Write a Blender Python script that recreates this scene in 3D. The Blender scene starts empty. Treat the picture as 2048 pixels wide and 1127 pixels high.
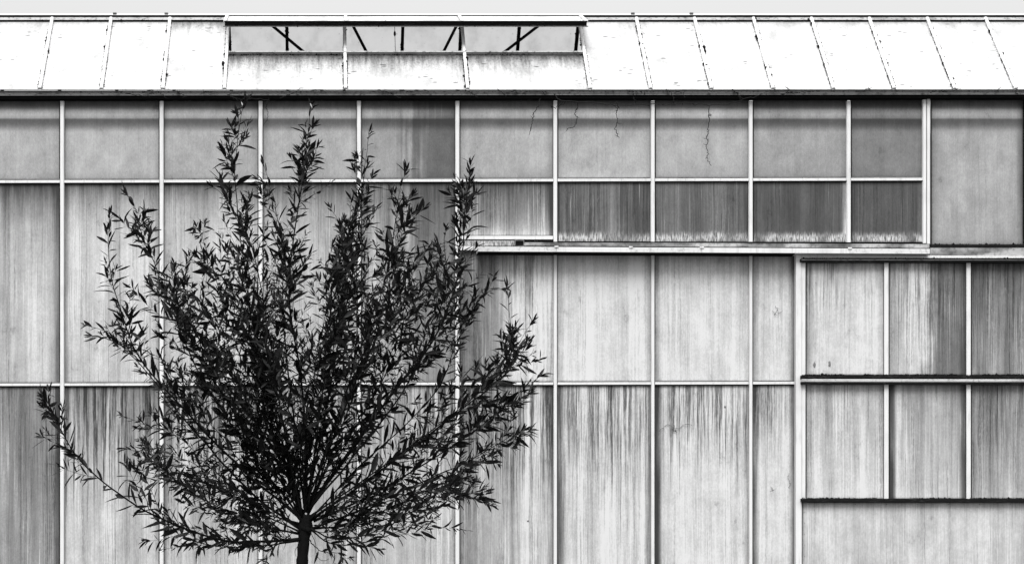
import bpy, bmesh, math, random
from mathutils import Vector, Matrix
from mathutils import noise as mnoise
R = math.radians
random.seed(11)
S = bpy.context.scene

# ------------------------------------------------------------------ camera, sky, sun, exposure
D0 = 15.0            # camera to glass wall, metres
K = 268.0            # photo pixels per metre on the wall
CX, CY = 650.0, 1100.0   # principal point of the (shifted) lens in photo pixels
cam = bpy.data.cameras.new('camera'); camo = bpy.data.objects.new('camera', cam)
S.collection.objects.link(camo); S.camera = camo
camo.location = (0, -D0, 1.6); camo.rotation_euler = (R(90), 0, 0)
cam.sensor_width = 36.0; cam.lens = 36.0 * (K * D0) / 2048.0
cam.shift_x = (1024 - CX) / 2048.0; cam.shift_y = (CY - 563.5) / 2048.0
cam.clip_start = 0.1; cam.clip_end = 5000

SUN_EL, SUN_AZ = 56.0, 14.0      # high veiled sun behind the camera, a little to the left
world = bpy.data.worlds.new('World'); S.world = world; world.use_nodes = True
wn = world.node_tree; wn.nodes.clear()
sky = wn.nodes.new('ShaderNodeTexSky'); sky.sky_type = 'NISHITA'; sky.sun_disc = False
sky.sun_elevation = R(SUN_EL); sky.sun_rotation = R(180 + SUN_AZ)
sky.air_density = 1.0; sky.dust_density = 5.0; sky.ozone_density = 1.0
bw = wn.nodes.new('ShaderNodeRGBToBW')
flat = wn.nodes.new('ShaderNodeMix'); flat.data_type = 'FLOAT'
flat.inputs[0].default_value = 0.80; flat.inputs[3].default_value = 4.25      # even veil of cloud over the sky
cn = wn.nodes.new('ShaderNodeTexNoise'); cn.inputs['Scale'].default_value = 1.6; cn.inputs['Detail'].default_value = 3
cmul = wn.nodes.new('ShaderNodeMapRange'); cmul.inputs[3].default_value = 0.92; cmul.inputs[4].default_value = 1.08
mm = wn.nodes.new('ShaderNodeMath'); mm.operation = 'MULTIPLY'
bg = wn.nodes.new('ShaderNodeBackground'); bg.inputs['Strength'].default_value = 0.075
wo = wn.nodes.new('ShaderNodeOutputWorld')
L = wn.links.new
L(sky.outputs[0], bw.inputs[0]); L(bw.outputs[0], flat.inputs[2]); L(flat.outputs[0], mm.inputs[0])
L(cn.outputs['Fac'], cmul.inputs[0]); L(cmul.outputs[0], mm.inputs[1])
# overcast luminance law: the zenith is about three times as bright as the horizon
gtc = wn.nodes.new('ShaderNodeTexCoord'); gsep = wn.nodes.new('ShaderNodeSeparateXYZ'); L(gtc.outputs['Generated'], gsep.inputs[0])
gmr = wn.nodes.new('ShaderNodeMapRange'); gmr.inputs[1].default_value = 0.0; gmr.inputs[2].default_value = 1.0; gmr.inputs[3].default_value = 0.66; gmr.inputs[4].default_value = 1.98
L(gsep.outputs['Z'], gmr.inputs[0]); m2 = wn.nodes.new('ShaderNodeMath'); m2.operation = 'MULTIPLY'
L(mm.outputs[0], m2.inputs[0]); L(gmr.outputs[0], m2.inputs[1]); L(m2.outputs[0], bg.inputs['Color']); L(bg.outputs[0], wo.inputs[0])

sl = bpy.data.lights.new('sun', 'SUN'); sl.energy = 1.5; sl.angle = R(32); sl.color = (1, 1, 1)
so = bpy.data.objects.new('sun', sl); S.collection.objects.link(so)
sd = Vector((-math.sin(R(SUN_AZ)) * math.cos(R(SUN_EL)), -math.cos(R(SUN_AZ)) * math.cos(R(SUN_EL)), math.sin(R(SUN_EL))))
so.rotation_euler = sd.to_track_quat('Z', 'Y').to_euler(); so.location = sd * 30

S.view_settings.view_transform = 'Standard'; S.view_settings.look = 'None'
S.view_settings.gamma = 1.0; S.view_settings.use_curve_mapping = False
S.view_settings.exposure = 1.50
S.cycles.max_bounces = 8; S.cycles.transparent_max_bounces = 12

# ------------------------------------------------------------------ helpers
COL = S.collection
def P(px, py, y=0.0):
    k = (D0 + y) / D0 / K
    return Vector(((px - CX) * k, y, 1.6 + (CY - py) * k))

def link(name, me, mat=None, parent=None, loc=None):
    o = bpy.data.objects.new(name, me); COL.objects.link(o)
    if mat is not None and me is not None and len(me.materials) == 0: me.materials.append(mat)
    if parent: o.parent = parent
    if loc is not None: o.location = loc
    return o

def tag(o, label=None, cat=None, group=None, kind=None):
    if label: o['label'] = label
    if cat: o['category'] = cat
    if group: o['group'] = group
    if kind: o['kind'] = kind
    return o

def empty(name, loc):
    o = bpy.data.objects.new(name, None); COL.objects.link(o); o.location = loc
    o.empty_display_size = 0.2
    return o

def mesh(name, v, f, smooth=False):
    me = bpy.data.meshes.new(name); me.from_pydata([tuple(p) for p in v], [], f); me.update()
    if smooth:
        me.polygons.foreach_set('use_smooth', [True] * len(me.polygons))
    return me

def fixn(me):
    bm = bmesh.new(); bm.from_mesh(me); bmesh.ops.recalc_face_normals(bm, faces=bm.faces); bm.to_mesh(me); bm.free()
    return me

def prism(name, prof, a, b, mat, parent, off0=Vector(), bevel=0):
    """extrude a closed cross-section (list of Vectors) from a to b"""
    n = len(prof); v = [a + p for p in prof] + [b + p for p in prof]
    f = [tuple(range(n))[::-1], tuple(range(n, 2 * n))] + [(i, (i + 1) % n, n + (i + 1) % n, n + i) for i in range(n)]
    return link(name, fixn(mesh(name, v, f)), mat, parent)

def bevel(o, w=0.002, seg=1):
    m = o.modifiers.new('bevel', 'BEVEL'); m.width = w; m.segments = seg; m.limit_method = 'ANGLE'
    return o

def pxbox(name, x0, x1, tl, bl, tr, br, yf, yb, mat, parent, bev=0.0015):
    """box whose front face has the given photo-pixel corners (may be slightly sheared), front at yf, back at yb"""
    A = [P(x0, bl, yf), P(x1, br, yf), P(x1, tr, yf), P(x0, tl, yf)]
    B = [p + Vector((0, yb - yf, 0)) for p in A]
    f = [(0, 1, 2, 3), (7, 6, 5, 4), (0, 4, 5, 1), (1, 5, 6, 2), (2, 6, 7, 3), (3, 7, 4, 0)]
    o = link(name, fixn(mesh(name, A + B, f)), mat, parent)
    if bev: bevel(o, bev)
    return o

def tube(pts, rad, sides=6, jitter=0.0):
    v, f = [], []
    n = len(pts)
    up = Vector((0.13, 1, 0.21)).normalized()
    for i, p in enumerate(pts):
        t = (pts[min(i + 1, n - 1)] - pts[max(i - 1, 0)])
        t = t.normalized() if t.length > 1e-9 else Vector((0, 0, 1))
        a = t.cross(up)
        if a.length < 1e-4: a = t.cross(Vector((1, 0, 0)))
        a.normalize(); b = t.cross(a)
        for s in range(sides):
            w = 2 * math.pi * s / sides
            r = rad[i] * (1 + random.uniform(-jitter, jitter))
            v.append(p + a * math.cos(w) * r + b * math.sin(w) * r)
    for i in range(n - 1):
        for s in range(sides):
            f.append((i * sides + s, i * sides + (s + 1) % sides, (i + 1) * sides + (s + 1) % sides, (i + 1) * sides + s))
    f.append(tuple(range(sides))[::-1]); f.append(tuple((n - 1) * sides + s for s in range(sides)))
    return v, f

def merge(parts):
    V, F = [], []
    for v, f in parts:
        o = len(V); V += list(v); F += [tuple(i + o for i in q) for q in f]
    return V, F

def smoothline(pts, n):
    """Catmull-Rom through pts, n samples"""
    P_ = [pts[0] * 2 - pts[1]] + list(pts) + [pts[-1] * 2 - pts[-2]]
    seg = len(pts) - 1; out = []
    for i in range(n):
        u = i / (n - 1) * seg; k = min(int(u), seg - 1); t = u - k
        a, b, c, d = P_[k], P_[k + 1], P_[k + 2], P_[k + 3]
        out.append(0.5 * ((2 * b) + (c - a) * t + (2 * a - 5 * b + 4 * c - d) * t * t + (3 * b - a - 3 * c + d) * t ** 3))
    return out

# ------------------------------------------------------------------ materials (node maths)
class N:
    """a float socket with operators"""
    def __init__(s, nt, sock): s.nt, s.s = nt, sock
    def _m(s, op, *a, clamp=False):
        n = s.nt.nodes.new('ShaderNodeMath'); n.operation = op; n.use_clamp = clamp
        for i, x in enumerate((s,) + a):
            if isinstance(x, N): s.nt.links.new(x.s, n.inputs[i])
            else: n.inputs[i].default_value = x
        return N(s.nt, n.outputs[0])
    def __add__(s, o): return s._m('ADD', o)
    __radd__ = __add__
    def __mul__(s, o): return s._m('MULTIPLY', o)
    __rmul__ = __mul__
    def __sub__(s, o): return s._m('SUBTRACT', o)
    def __rsub__(s, o): return (s * -1.0) + o
    def __truediv__(s, o): return s._m('DIVIDE', o)
    def exp(s): return s._m('EXPONENT')
    def clamp(s): return s._m('ADD', 0.0, clamp=True)
    def abs(s): return s._m('ABSOLUTE')
    def minv(s, o): return s._m('MINIMUM', o)
    def maxv(s, o): return s._m('MAXIMUM', o)
    def pow(s, o): return s._m('POWER', o)
    def step(s, lo, hi, a=0.0, b=1.0):          # smoothstep from lo to hi
        n = s.nt.nodes.new('ShaderNodeMapRange'); n.interpolation_type = 'SMOOTHSTEP'
        for i, x in enumerate((s, lo, hi, a, b)):
            if isinstance(x, N): s.nt.links.new(x.s, n.inputs[i])
            else: n.inputs[i].default_value = x
        return N(s.nt, n.outputs[0])

class Mat:
    def __init__(m, name):
        m.mat = bpy.data.materials.new(name); m.mat.use_nodes = True; m.nt = m.mat.node_tree; m.nt.nodes.clear()
        m.out = m.nt.nodes.new('ShaderNodeOutputMaterial')
        tc = m.nt.nodes.new('ShaderNodeTexCoord'); m.obj = tc.outputs['Object']
        sp = m.nt.nodes.new('ShaderNodeSeparateXYZ'); m.nt.links.new(m.obj, sp.inputs[0])
        m.x, m.y, m.z = (N(m.nt, sp.outputs[i]) for i in range(3))
        oi = m.nt.nodes.new('ShaderNodeObjectInfo'); m.rnd = N(m.nt, oi.outputs['Random'])
    def prop(m, name):
        a = m.nt.nodes.new('ShaderNodeAttribute'); a.attribute_type = 'OBJECT'; a.attribute_name = name
        return N(m.nt, a.outputs['Fac'])
    def vec(m, x, y, z):
        c = m.nt.nodes.new('ShaderNodeCombineXYZ')
        for i, q in enumerate((x, y, z)):
            if isinstance(q, N): m.nt.links.new(q.s, c.inputs[i])
            else: c.inputs[i].default_value = q
        return c.outputs[0]
    def noise(m, v, scale=1.0, detail=2.0, rough=0.5):
        n = m.nt.nodes.new('ShaderNodeTexNoise'); m.nt.links.new(v, n.inputs['Vector'])
        n.inputs['Scale'].default_value = scale; n.inputs['Detail'].default_value = detail; n.inputs['Roughness'].default_value = rough
        return N(m.nt, n.outputs['Fac'])
    def voro(m, v, scale=1.0):
        n = m.nt.nodes.new('ShaderNodeTexVoronoi'); m.nt.links.new(v, n.inputs['Vector']); n.inputs['Scale'].default_value = scale
        return N(m.nt, n.outputs['Distance'])
    def shade(m, col, rough=0.6, spec=0.3, bump=None, bs=0.1, bd=0.002):
        b = m.nt.nodes.new('ShaderNodeBsdfPrincipled')
        if isinstance(col, N): m.nt.links.new(col.s, b.inputs['Base Color'])
        else: b.inputs['Base Color'].default_value = (col, col, col, 1)
        if isinstance(rough, N): m.nt.links.new(rough.s, b.inputs['Roughness'])
        else: b.inputs['Roughness'].default_value = rough
        b.inputs['Specular IOR Level'].default_value = spec
        if bump is not None:
            q = m.nt.nodes.new('ShaderNodeBump'); q.inputs['Strength'].default_value = bs; q.inputs['Distance'].default_value = bd
            m.nt.links.new(bump.s, q.inputs['Height']); m.nt.links.new(q.outputs[0], b.inputs['Normal'])
        return b.outputs[0]
    def done(m, sh):
        m.nt.links.new(sh, m.out.inputs[0]); return m.mat

def mixsh(m, f, a, b):
    n = m.nt.nodes.new('ShaderNodeMixShader')
    if isinstance(f, N): m.nt.links.new(f.s, n.inputs[0])
    else: n.inputs[0].default_value = f
    m.nt.links.new(a, n.inputs[1]); m.nt.links.new(b, n.inputs[2]); return n.outputs[0]

def glass_dirt_shade(m, roof=False):
    """whitewashed glass with run-off streaks and painted shade bands; every pane carries its own numbers"""
    p = {k: m.prop(k) for k in ('pw', 'ph', 'seed', 'base', 'stk', 'top', 'toplen', 'bot', 'botlen', 'drip', 'driplen', 'eleft', 'eright', 'side', 'band', 'fringe', 'wash', 'mot')}
    x, z = m.x, m.z
    # slight wobble so the streaks are not ruler straight
    wob = (m.noise(m.vec(x * 6.0, z * 3.0, p['seed'])) - 0.5) * 0.016 + (m.noise(m.vec(x * 40.0, z * 18.0, p['seed'])) - 0.5) * 0.0035
    xs = x + wob
    t = p['ph'] - z
    broad = m.noise(m.vec(xs * 9.0, z * 0.35, p['seed'] + 3.0), 1.0, 1.0)
    mid = m.noise(m.vec(xs * 34.0, z * 0.8, p['seed'] + 7.0), 1.0, 2.0)
    fine = m.noise(m.vec(xs * 120.0, z * 2.2, p['seed'] + 11.0), 1.0, 3.0, 0.65)
    cloud = m.noise(m.vec(x * 4.0, z * 2.5, p['seed'] + 17.0), 1.0, 4.0, 0.6)
    line = m.noise(m.vec(xs * 210.0, z * 1.5, p['seed'] + 83.0), 1.0, 2.0, 0.6).step(0.53, 0.66)
    line2 = m.noise(m.vec(xs * 95.0, z * 0.7, p['seed'] + 89.0), 1.0, 2.0, 0.6).step(0.50, 0.64)
    pale = m.noise(m.vec(xs * 150.0, z * 1.0, p['seed'] + 97.0), 1.0, 2.0, 0.6).step(0.56, 0.68)
    msk = m.noise(m.vec(xs * 13.0, z * 0.9, p['seed'] + 101.0), 1.0, 3.0, 0.6).step(0.36, 0.64)
    msk2 = m.noise(m.vec(xs * 10.0, z * 1.3, p['seed'] + 107.0), 1.0, 3.0, 0.6).step(0.40, 0.66)
    brk = m.noise(m.vec(xs * 200.0, z * 26.0, p['seed'] + 109.0), 1.0, 3.0, 0.7).step(0.30, 0.58)     # runs break up into flecks
    s = (broad - 0.5) * 2.0 + (mid - 0.5) * 1.3 + (fine - 0.5) * 0.9 + line * msk * brk * 1.0 + line2 * msk * brk * 1.1 - pale * msk2 * 1.0 - 0.12
    lenn = m.noise(m.vec(x * 48.0, 0.0, p['seed'] + 23.0), 1.0, 4.0, 0.8).step(0.30, 0.75)
    lim = (lenn * 1.7 + 0.05) * p['driplen']
    dmask = (lim - t).step(p['driplen'] * -0.35, p['driplen'] * 0.45)
    dcl = m.noise(m.vec(xs * 9.0, z * 0.4, p['seed'] + 127.0), 1.0, 2.0, 0.6).step(0.32, 0.62)
    dflk = m.noise(m.vec(xs * 110.0, z * 9.0, p['seed'] + 131.0), 1.0, 4.0, 0.8).step(0.36, 0.60)
    dstr = m.noise(m.vec(xs * 48.0, z * 0.9, p['seed'] + 31.0), 1.0, 4.0, 0.75).step(0.42, 0.60) * (dcl * 0.9 + 0.25) * (dflk * 0.6 + 0.4) * 1.5
    topn = m.noise(m.vec(x * 40.0, z * 3.0, p['seed'] + 37.0), 1.0, 3.0).step(0.2, 0.8)
    topg = ((t / p['toplen']) * -1.0).exp() * (topn * 0.6 + 0.7)
    botg = ((z / p['botlen']) * -1.0).exp()
    el = x.step(0.060, 0.010) * (m.noise(m.vec(x * 20.0, z * 1.6, p['seed'] + 41.0)) * 1.4)
    er = (p['pw'] - x).step(0.060, 0.010) * (m.noise(m.vec(x * 20.0, z * 1.6, p['seed'] + 43.0)) * 1.4)
    sx = x / p['pw'] + (broad - 0.5) * 0.7 + (mid - 0.5) * 0.5 + (cloud - 0.5) * 0.5
    side = sx.step(0.36, 0.72) * p['side'].maxv(0.0) + sx.step(0.62, 0.22) * (p['side'] * -1.0).maxv(0.0)
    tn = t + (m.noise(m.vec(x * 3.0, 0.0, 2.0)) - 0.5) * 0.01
    band = tn.step(0.145, 0.165) * tn.step(0.26, 0.175) * 1.0 + tn.step(0.09, 0.05) * 0.8 - tn.step(0.07, 0.10) * tn.step(0.15, 0.12) * 0.25  # shade of the beam behind and the gutter above, painted into the pane colour
    blt = m.noise(m.vec(x * 11.0, z * 7.0, p['seed'] + 113.0), 1.0, 5.0, 0.7)
    d = p['base'] + s * p['stk'] + (cloud - 0.5) * p['mot'] * 1.2 + (blt - 0.5) * p['mot'] * 1.1 + blt.step(0.60, 0.68) * cloud.step(0.5, 0.62) * 0.12 + topg * p['top'] + botg * p['bot'] + dmask * dstr * p['drip'] \
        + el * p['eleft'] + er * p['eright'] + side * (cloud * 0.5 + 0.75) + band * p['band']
    # light chalky runs
    wn_ = m.noise(m.vec(xs * 75.0, z * 1.1, p['seed'] + 53.0), 1.0, 3.0, 0.7).step(0.58, 0.72)
    d = d - wn_ * (msk2 * 0.8 + 0.2) * p['wash'] * 1.3
    # pale torn fringe at the lower edge with dark hairlines in it
    fh = m.noise(m.vec(x * 330.0, 0.0, p['seed'] + 61.0), 1.0, 3.0, 0.8) * 0.6 + m.noise(m.vec(x * 14.0, 0.0, p['seed'] + 63.0), 1.0, 2.0, 0.7) * 0.5
    fm = (fh * 0.13 - z).step(-0.020, 0.034) * p['fringe'] * (cloud.step(0.36, 0.52) * 0.55 + 0.45)
    hair = m.noise(m.vec(x * 260.0, z * 22.0, p['seed'] + 67.0), 1.0, 2.0).step(0.47, 0.57)
    d = d * (1.0 - fm) + fm * (hair * 0.62 - 0.04)
    # gathered grime along the putty line
    ed = x.minv(p['pw'] - x).minv(z).minv(t)
    en = m.noise(m.vec(x * 90.0, z * 90.0, p['seed']), 1.0, 2.0)
    d = d + ((ed / (en * 0.007 + 0.001)) * -1.0).exp() * 0.55
    # specks
    sp = m.voro(m.vec(x * 1.0, z * 1.0, p['seed']), 26.0)
    spn = m.noise(m.vec(x * 9.0, z * 9.0, p['seed'] + 71.0)).step(0.55, 0.62)
    d = d + sp.step(0.055, 0.03) * spn * 0.55
    # grain of the whitewash
    g = m.noise(m.vec(x * 1.0, z * 1.0, p['seed']), 260.0, 2.0, 0.8)
    g2 = m.noise(m.vec(x * 1.0, z * 0.5, p['seed']), 90.0, 2.0, 0.7)
    d = d + (g - 0.5) * 0.26 + (g2 - 0.5) * 0.20
    return d.maxv(-0.08).minv(1.05), p, g

m = Mat('whitewashed_glass'); d, p, g = glass_dirt_shade(m)
alb = ((d * -2.6).exp() * 0.50)       # layered grime and painted shade bands darken multiplicatively
sh = m.shade(alb, d.maxv(0.0) * 0.2 + 0.45, 0.25, g, 0.15, 0.001)
tr = m.nt.nodes.new('ShaderNodeBsdfTranslucent'); m.nt.links.new(alb.s, tr.inputs[0])
M_PANE = m.done(mixsh(m, 0.12, sh, tr.outputs[0]))

m = Mat('roof_glass'); x, z = m.x, m.z; sd_ = m.prop('seed'); top = m.prop('top')
ph = m.prop('ph'); t = ph - z; pw = m.prop('pw')
cl = m.noise(m.vec(x * 5.0, z * 3.0, sd_), 1.0, 5.0, 0.65)
run = m.noise(m.vec(x * 28.0, z * 2.2, sd_ + 5.0), 1.0, 4.0, 0.7)
dash = m.voro(m.vec(x * 11.0, z * 34.0, sd_), 1.0)
dashn = m.noise(m.vec(x * 6.0, z * 6.0, sd_ + 9.0), 1.0, 1.0).step(0.60, 0.66)
speck = m.noise(m.vec(x * 1.0, z * 0.7, sd_), 150.0, 2.0, 0.8).step(0.66, 0.74)
blot = m.noise(m.vec(x * 14.0, z * 9.0, sd_ + 3.0), 1.0, 4.0, 0.7).step(0.60, 0.72)
dd = (cl.step(0.42, 0.80) * 0.20) + blot * 0.07 + speck * cl.step(0.45, 0.6) * 0.35 + dash.step(0.30, 0.12) * dashn * 0.55 \
     + ((t / (run * 0.12 + 0.005)) * -1.0).exp() * top * 1.5 + run.step(0.40, 0.75) * ((t / 0.13) * -1.0).exp() * top * 0.7 \
     + m.noise(m.vec(x * 70.0, z * 40.0, sd_ + 13.0), 1.0, 4.0, 0.8).step(0.45, 0.65) * ((t / 0.17) * -1.0).exp() * top * 0.6
ed = x.minv(pw - x).minv(t)
dd = dd + ((ed / 0.006) * -1.0).exp() * (m.noise(m.vec(x * 60.0, z * 60.0, sd_)).step(0.45, 0.6)) * 0.8
fleck = m.noise(m.vec(x * 1.0, z * 0.6, sd_ + 19.0), 60.0, 4.0, 0.8); alb = ((dd + (fleck - 0.45) * 0.22 + fleck.step(0.62, 0.70) * cl.step(0.40, 0.6) * 0.25) * -2.2).exp() * 0.66
sh = m.shade(alb, 0.5, 0.3)
tr = m.nt.nodes.new('ShaderNodeBsdfTranslucent'); m.nt.links.new(alb.s, tr.inputs[0])
M_ROOF = m.done(mixsh(m, 0.25, sh, tr.outputs[0]))

m = Mat('thin_roof_glass')            # rear slope, clear enough to glow against the sky
cl = m.noise(m.vec(m.x * 7.0, m.z * 5.0, m.prop('seed')), 1.0, 5.0, 0.65)
sp = m.noise(m.obj, 60.0, 2.0, 0.8).step(0.68, 0.74)
al = ((cl.step(0.4, 0.9) * 0.10 + sp * 0.5) * -2.0).exp()
tr = m.nt.nodes.new('ShaderNodeBsdfTranslucent'); m.nt.links.new((al * 0.55).s, tr.inputs[0])
tp = m.nt.nodes.new('ShaderNodeBsdfTransparent'); m.nt.links.new((al * 0.93).s, tp.inputs[0])
M_REAR = m.done(mixsh(m, 0.62, tr.outputs[0], tp.outputs[0]))

def paint(name, base, dirt, scale=1.0, vert=False, rough=0.5, spec=0.3):
    m = Mat(name)
    v = m.vec(m.x * 40.0, m.y * 40.0, m.z * (3.0 if vert else 40.0))
    a = m.noise(v, scale, 4.0, 0.65); b = m.noise(m.obj, 5.0, 3.0); c = m.noise(m.obj, 180.0, 2.0, 0.7)
    dd = a.step(0.5, 0.75) * dirt + b.step(0.5, 0.8) * dirt * 0.6 + (c - 0.5) * 0.10
    return m.done(m.shade((dd * -1.8).exp() * base, rough, spec, c, 0.1, 0.001))
M_WHITE = paint('white_frame_paint', 0.60, 0.16, vert=True)
M_WHITED = paint('stained_frame_paint', 0.56, 0.30)
M_BAR = paint('roof_bar_paint', 0.66, 0.25)
M_DARK = paint('dark_gasket_and_shade', 0.005, 0.3, rough=0.9, spec=0.04)
m = Mat('dark_weathered_iron')
a = m.noise(m.vec(m.x * 22.0, m.y * 60.0, m.z * 420.0), 1.0, 4.0, 0.75).step(0.56, 0.72); b = m.noise(m.vec(m.x * 4.0, 0.0, m.z * 9.0), 1.0, 3.0).step(0.42, 0.62)
M_IRON = m.done(m.shade(a * (b * 0.8 + 0.2) * 0.14 + 0.008, 0.8, 0.06))
M_GREYBAR = paint('grey_weathered_metal', 0.16, 0.7)
M_GUT = paint('grey_gutter_metal', 0.13, 0.9)
M_GUT2 = paint('pale_gutter_lip', 0.34, 0.9)

m = Mat('stained_fascia')
a = m.noise(m.vec(m.x * 30.0, m.y * 5.0, m.z * 30.0), 1.0, 4.0, 0.7); b = m.noise(m.vec(m.x * 3.0, 0.0, m.z * 6.0), 1.0, 2.0)
dd = a.step(0.42, 0.7) * 0.4 + b.step(0.40, 0.65) * 0.9
M_FASC = m.done(m.shade((dd * -1.7).exp() * 0.36, 0.7, 0.2, a, 0.2))

m = Mat('ribbed_brush_strip')
a = m.noise(m.vec(m.x * 160.0, 0.0, m.z * 20.0), 1.0, 2.0, 0.6)
M_RIB = m.done(m.shade((a.step(0.4, 0.6) * -1.4).exp() * 0.42, 0.7, 0.2, a, 0.4))

m = Mat('bark'); a = m.noise(m.vec(m.x * 60.0, m.y * 60.0, m.z * 14.0), 1.0, 5.0, 0.7)
M_BARK = m.done(m.shade(a * 0.008 + 0.0015, 0.9, 0.06, a, 0.8, 0.006))
m = Mat('shoot_bark'); a = m.noise(m.obj, 90.0, 3.0)
M_TWIG = m.done(m.shade(a * 0.006 + 0.002, 0.8, 0.08))
m = Mat('willow_leaf'); a = m.noise(m.obj, 25.0, 2.0)
sh = m.shade(a * 0.008 + 0.002 + m.rnd * 0.003, 0.5, 0.22)
tr = m.nt.nodes.new('ShaderNodeBsdfTranslucent'); tr.inputs[0].default_value = (0.006,) * 3 + (1,)
M_LEAF = m.done(mixsh(m, 0.25, sh, tr.outputs[0]))
m = Mat('young_leaf_lit'); M_LEAF_LIT = m.done(m.shade(0.5, 0.4, 0.4))  # caught light put into the base colour
m = Mat('dry_stem'); a = m.noise(m.obj, 120.0, 2.0); M_STEM = m.done(m.shade(a * 0.02 + 0.005, 0.9, 0.1))
m = Mat('moss'); a = m.noise(m.obj, 200.0, 2.0); M_MOSS = m.done(m.shade(a * 0.015 + 0.004, 0.95, 0.05))
m = Mat('lawn'); a = m.noise(m.obj, 0.6, 5.0); b = m.noise(m.obj, 30.0, 3.0)
M_LAWN = m.done(m.shade(a * 0.08 + b * 0.10 + 0.03, 0.9, 0.1, b, 0.6, 0.03))
m = Mat('gravel'); a = m.noise(m.obj, 50.0, 3.0); b = m.voro(m.obj, 60.0)
M_GRAV = m.done(m.shade(a * 0.2 + b * 0.15 + 0.08, 0.9, 0.1, b, 0.8, 0.01))

# ------------------------------------------------------------------ ground
gv = [(-2000, -2000, 0), (2000, -2000, 0), (2000, 3000, 0), (-2000, 3000, 0)]
tag(link('ground', mesh('ground', gv, [(0, 1, 2, 3)]), M_LAWN), 'mown lawn in front of and around the greenhouse', 'lawn', kind='structure')
pv = [(-14, -1.1, .004), (18, -1.1, .004), (18, 2.4, .004), (-14, 2.4, .004)]
tag(link('path', mesh('path', pv, [(0, 1, 2, 3)]), M_GRAV), 'gravel strip along the foot of the greenhouse', 'path', kind='structure')

# ------------------------------------------------------------------ greenhouse
XL, XR = -600, 2700            # built extent in wall pixels
GH = tag(empty('greenhouse', (0, 0, 0)), 'long greenhouse of streaked whitewashed glass panes in white frames with an open roof vent', 'greenhouse')

DEF = dict(base=0.12, stk=0.16, top=0.0, toplen=0.15, bot=0.0, botlen=0.1, drip=0.0, driplen=0.6, eleft=0.12, eright=0.12, side=0.0, band=0.0, fringe=0.0, wash=0.0, mot=0.2)
pane_no = [0]
def pane(x0, x1, y0, y1, yf=0.0, mat=None, parent=None, name='glass_pane', rot=0.0, th=0.005, origin=None, size=None, **kw):
    """upright pane between photo pixels; origin at its lower left front corner"""
    if origin is None:
        a = P(x0, y1, yf); b = P(x1, y0, yf); w, h = b.x - a.x, b.z - a.z
    else:
        a = origin; w, h = size
    v = [(0, 0, 0), (w, 0, 0), (w, 0, h), (0, 0, h), (0, th, 0), (w, th, 0), (w, th, h), (0, th, h)]
    f = [(0, 1, 2, 3), (7, 6, 5, 4), (0, 4, 5, 1), (1, 5, 6, 2), (2, 6, 7, 3), (3, 7, 4, 0)]
    o = link(name, mesh(name, v, f), mat or M_PANE, parent or GH, a); o.rotation_euler = (rot, 0, 0)
    pane_no[0] += 1
    q = dict(DEF); q.update(kw); q['pw'] = w; q['ph'] = h; q['seed'] = float(pane_no[0] * 7.31 % 97)
    for k_, v_ in q.items(): o[k_] = float(v_)
    return o

def ty(y, x): return y + 2.5 - x / 1850.0 * 5.0 * (1 if y < 500 else 0.8)     # the horizontals climb a hair to the right

MUL = [124, 323, 521, 718, 915, 1111, 1306, 1502, 1698]
left = [124 - 198 * i for i in (3, 2, 1)]
GRID = left + MUL + [1853]
TOPY, Y1, Y2, BOT = 199, 361, 766.5, 1520
R1 = {0: dict(base=.16), 1: dict(base=.16), 2: dict(base=.18), 3: dict(base=.17), 4: dict(base=.24, side=.33, wash=.12), 5: dict(base=.17), 6: dict(base=.15, bot=-.08), 7: dict(base=.14),
      8: dict(base=.24), 9: dict(base=.42)}
R2 = {0: dict(base=.08, top=.95, toplen=.15, stk=.17, eright=.5), 1: dict(base=.03, top=.75, toplen=.10, stk=.17, eleft=.4), 2: dict(base=.04, top=.75, toplen=.10, stk=.16),
      3: dict(base=.10, top=.8, toplen=.12), 4: dict(base=.12, top=.5, toplen=.35, side=.22, stk=.2)}
R3 = {0: dict(base=.36, stk=.26, drip=.25, driplen=.9, eright=.8, bot=-.2, botlen=.5), 1: dict(base=.05, stk=.18, drip=.70, driplen=.70, top=.30, toplen=.3), 2: dict(base=.10, stk=.2, drip=.5, driplen=.6, eleft=.4),
      3: dict(base=.12, drip=.5, driplen=.5), 4: dict(base=.10, drip=.5, driplen=.7, stk=.2), 5: dict(base=.02, stk=.28, drip=.55, driplen=.75, side=-.22, top=.1, toplen=.4, eright=.3),
      6: dict(base=.0, stk=.22, drip=.50, driplen=.85, eleft=.8, eright=.6), 7: dict(base=-.03, stk=.15, drip=.55, driplen=.6, eleft=1.5, eright=.3), 8: dict(base=-.03, stk=.12, drip=.50, driplen=.5, eleft=.9, eright=.6)}
R2S = {5: dict(base=.32, stk=.34, top=.45, toplen=.15, wash=.25, bot=-.35, botlen=.08, eright=.6), 6: dict(base=.62, stk=.32, wash=.45, fringe=1, side=.22, eleft=.5), 7: dict(base=.62, stk=.28, wash=.38, fringe=1, eright=.4),
       8: dict(base=.80, stk=.18, wash=.22, fringe=1, eright=-1.4), 9: dict(base=.80, stk=.22, wash=.25, fringe=1, eright=-.3, eleft=.4)}
R2B = {5: dict(base=-.04, side=-.5, stk=.24, wash=.2, drip=.2, driplen=.5, top=.3, toplen=.05), 6: dict(base=-.02, stk=.13, top=.3, toplen=.05, eright=.35), 7: dict(base=-.02, stk=.14, eleft=.35, top=.35, toplen=.06), 8: dict(base=-.01, stk=.11, eleft=.3, eright=.6, top=.35, toplen=.06)}

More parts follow.
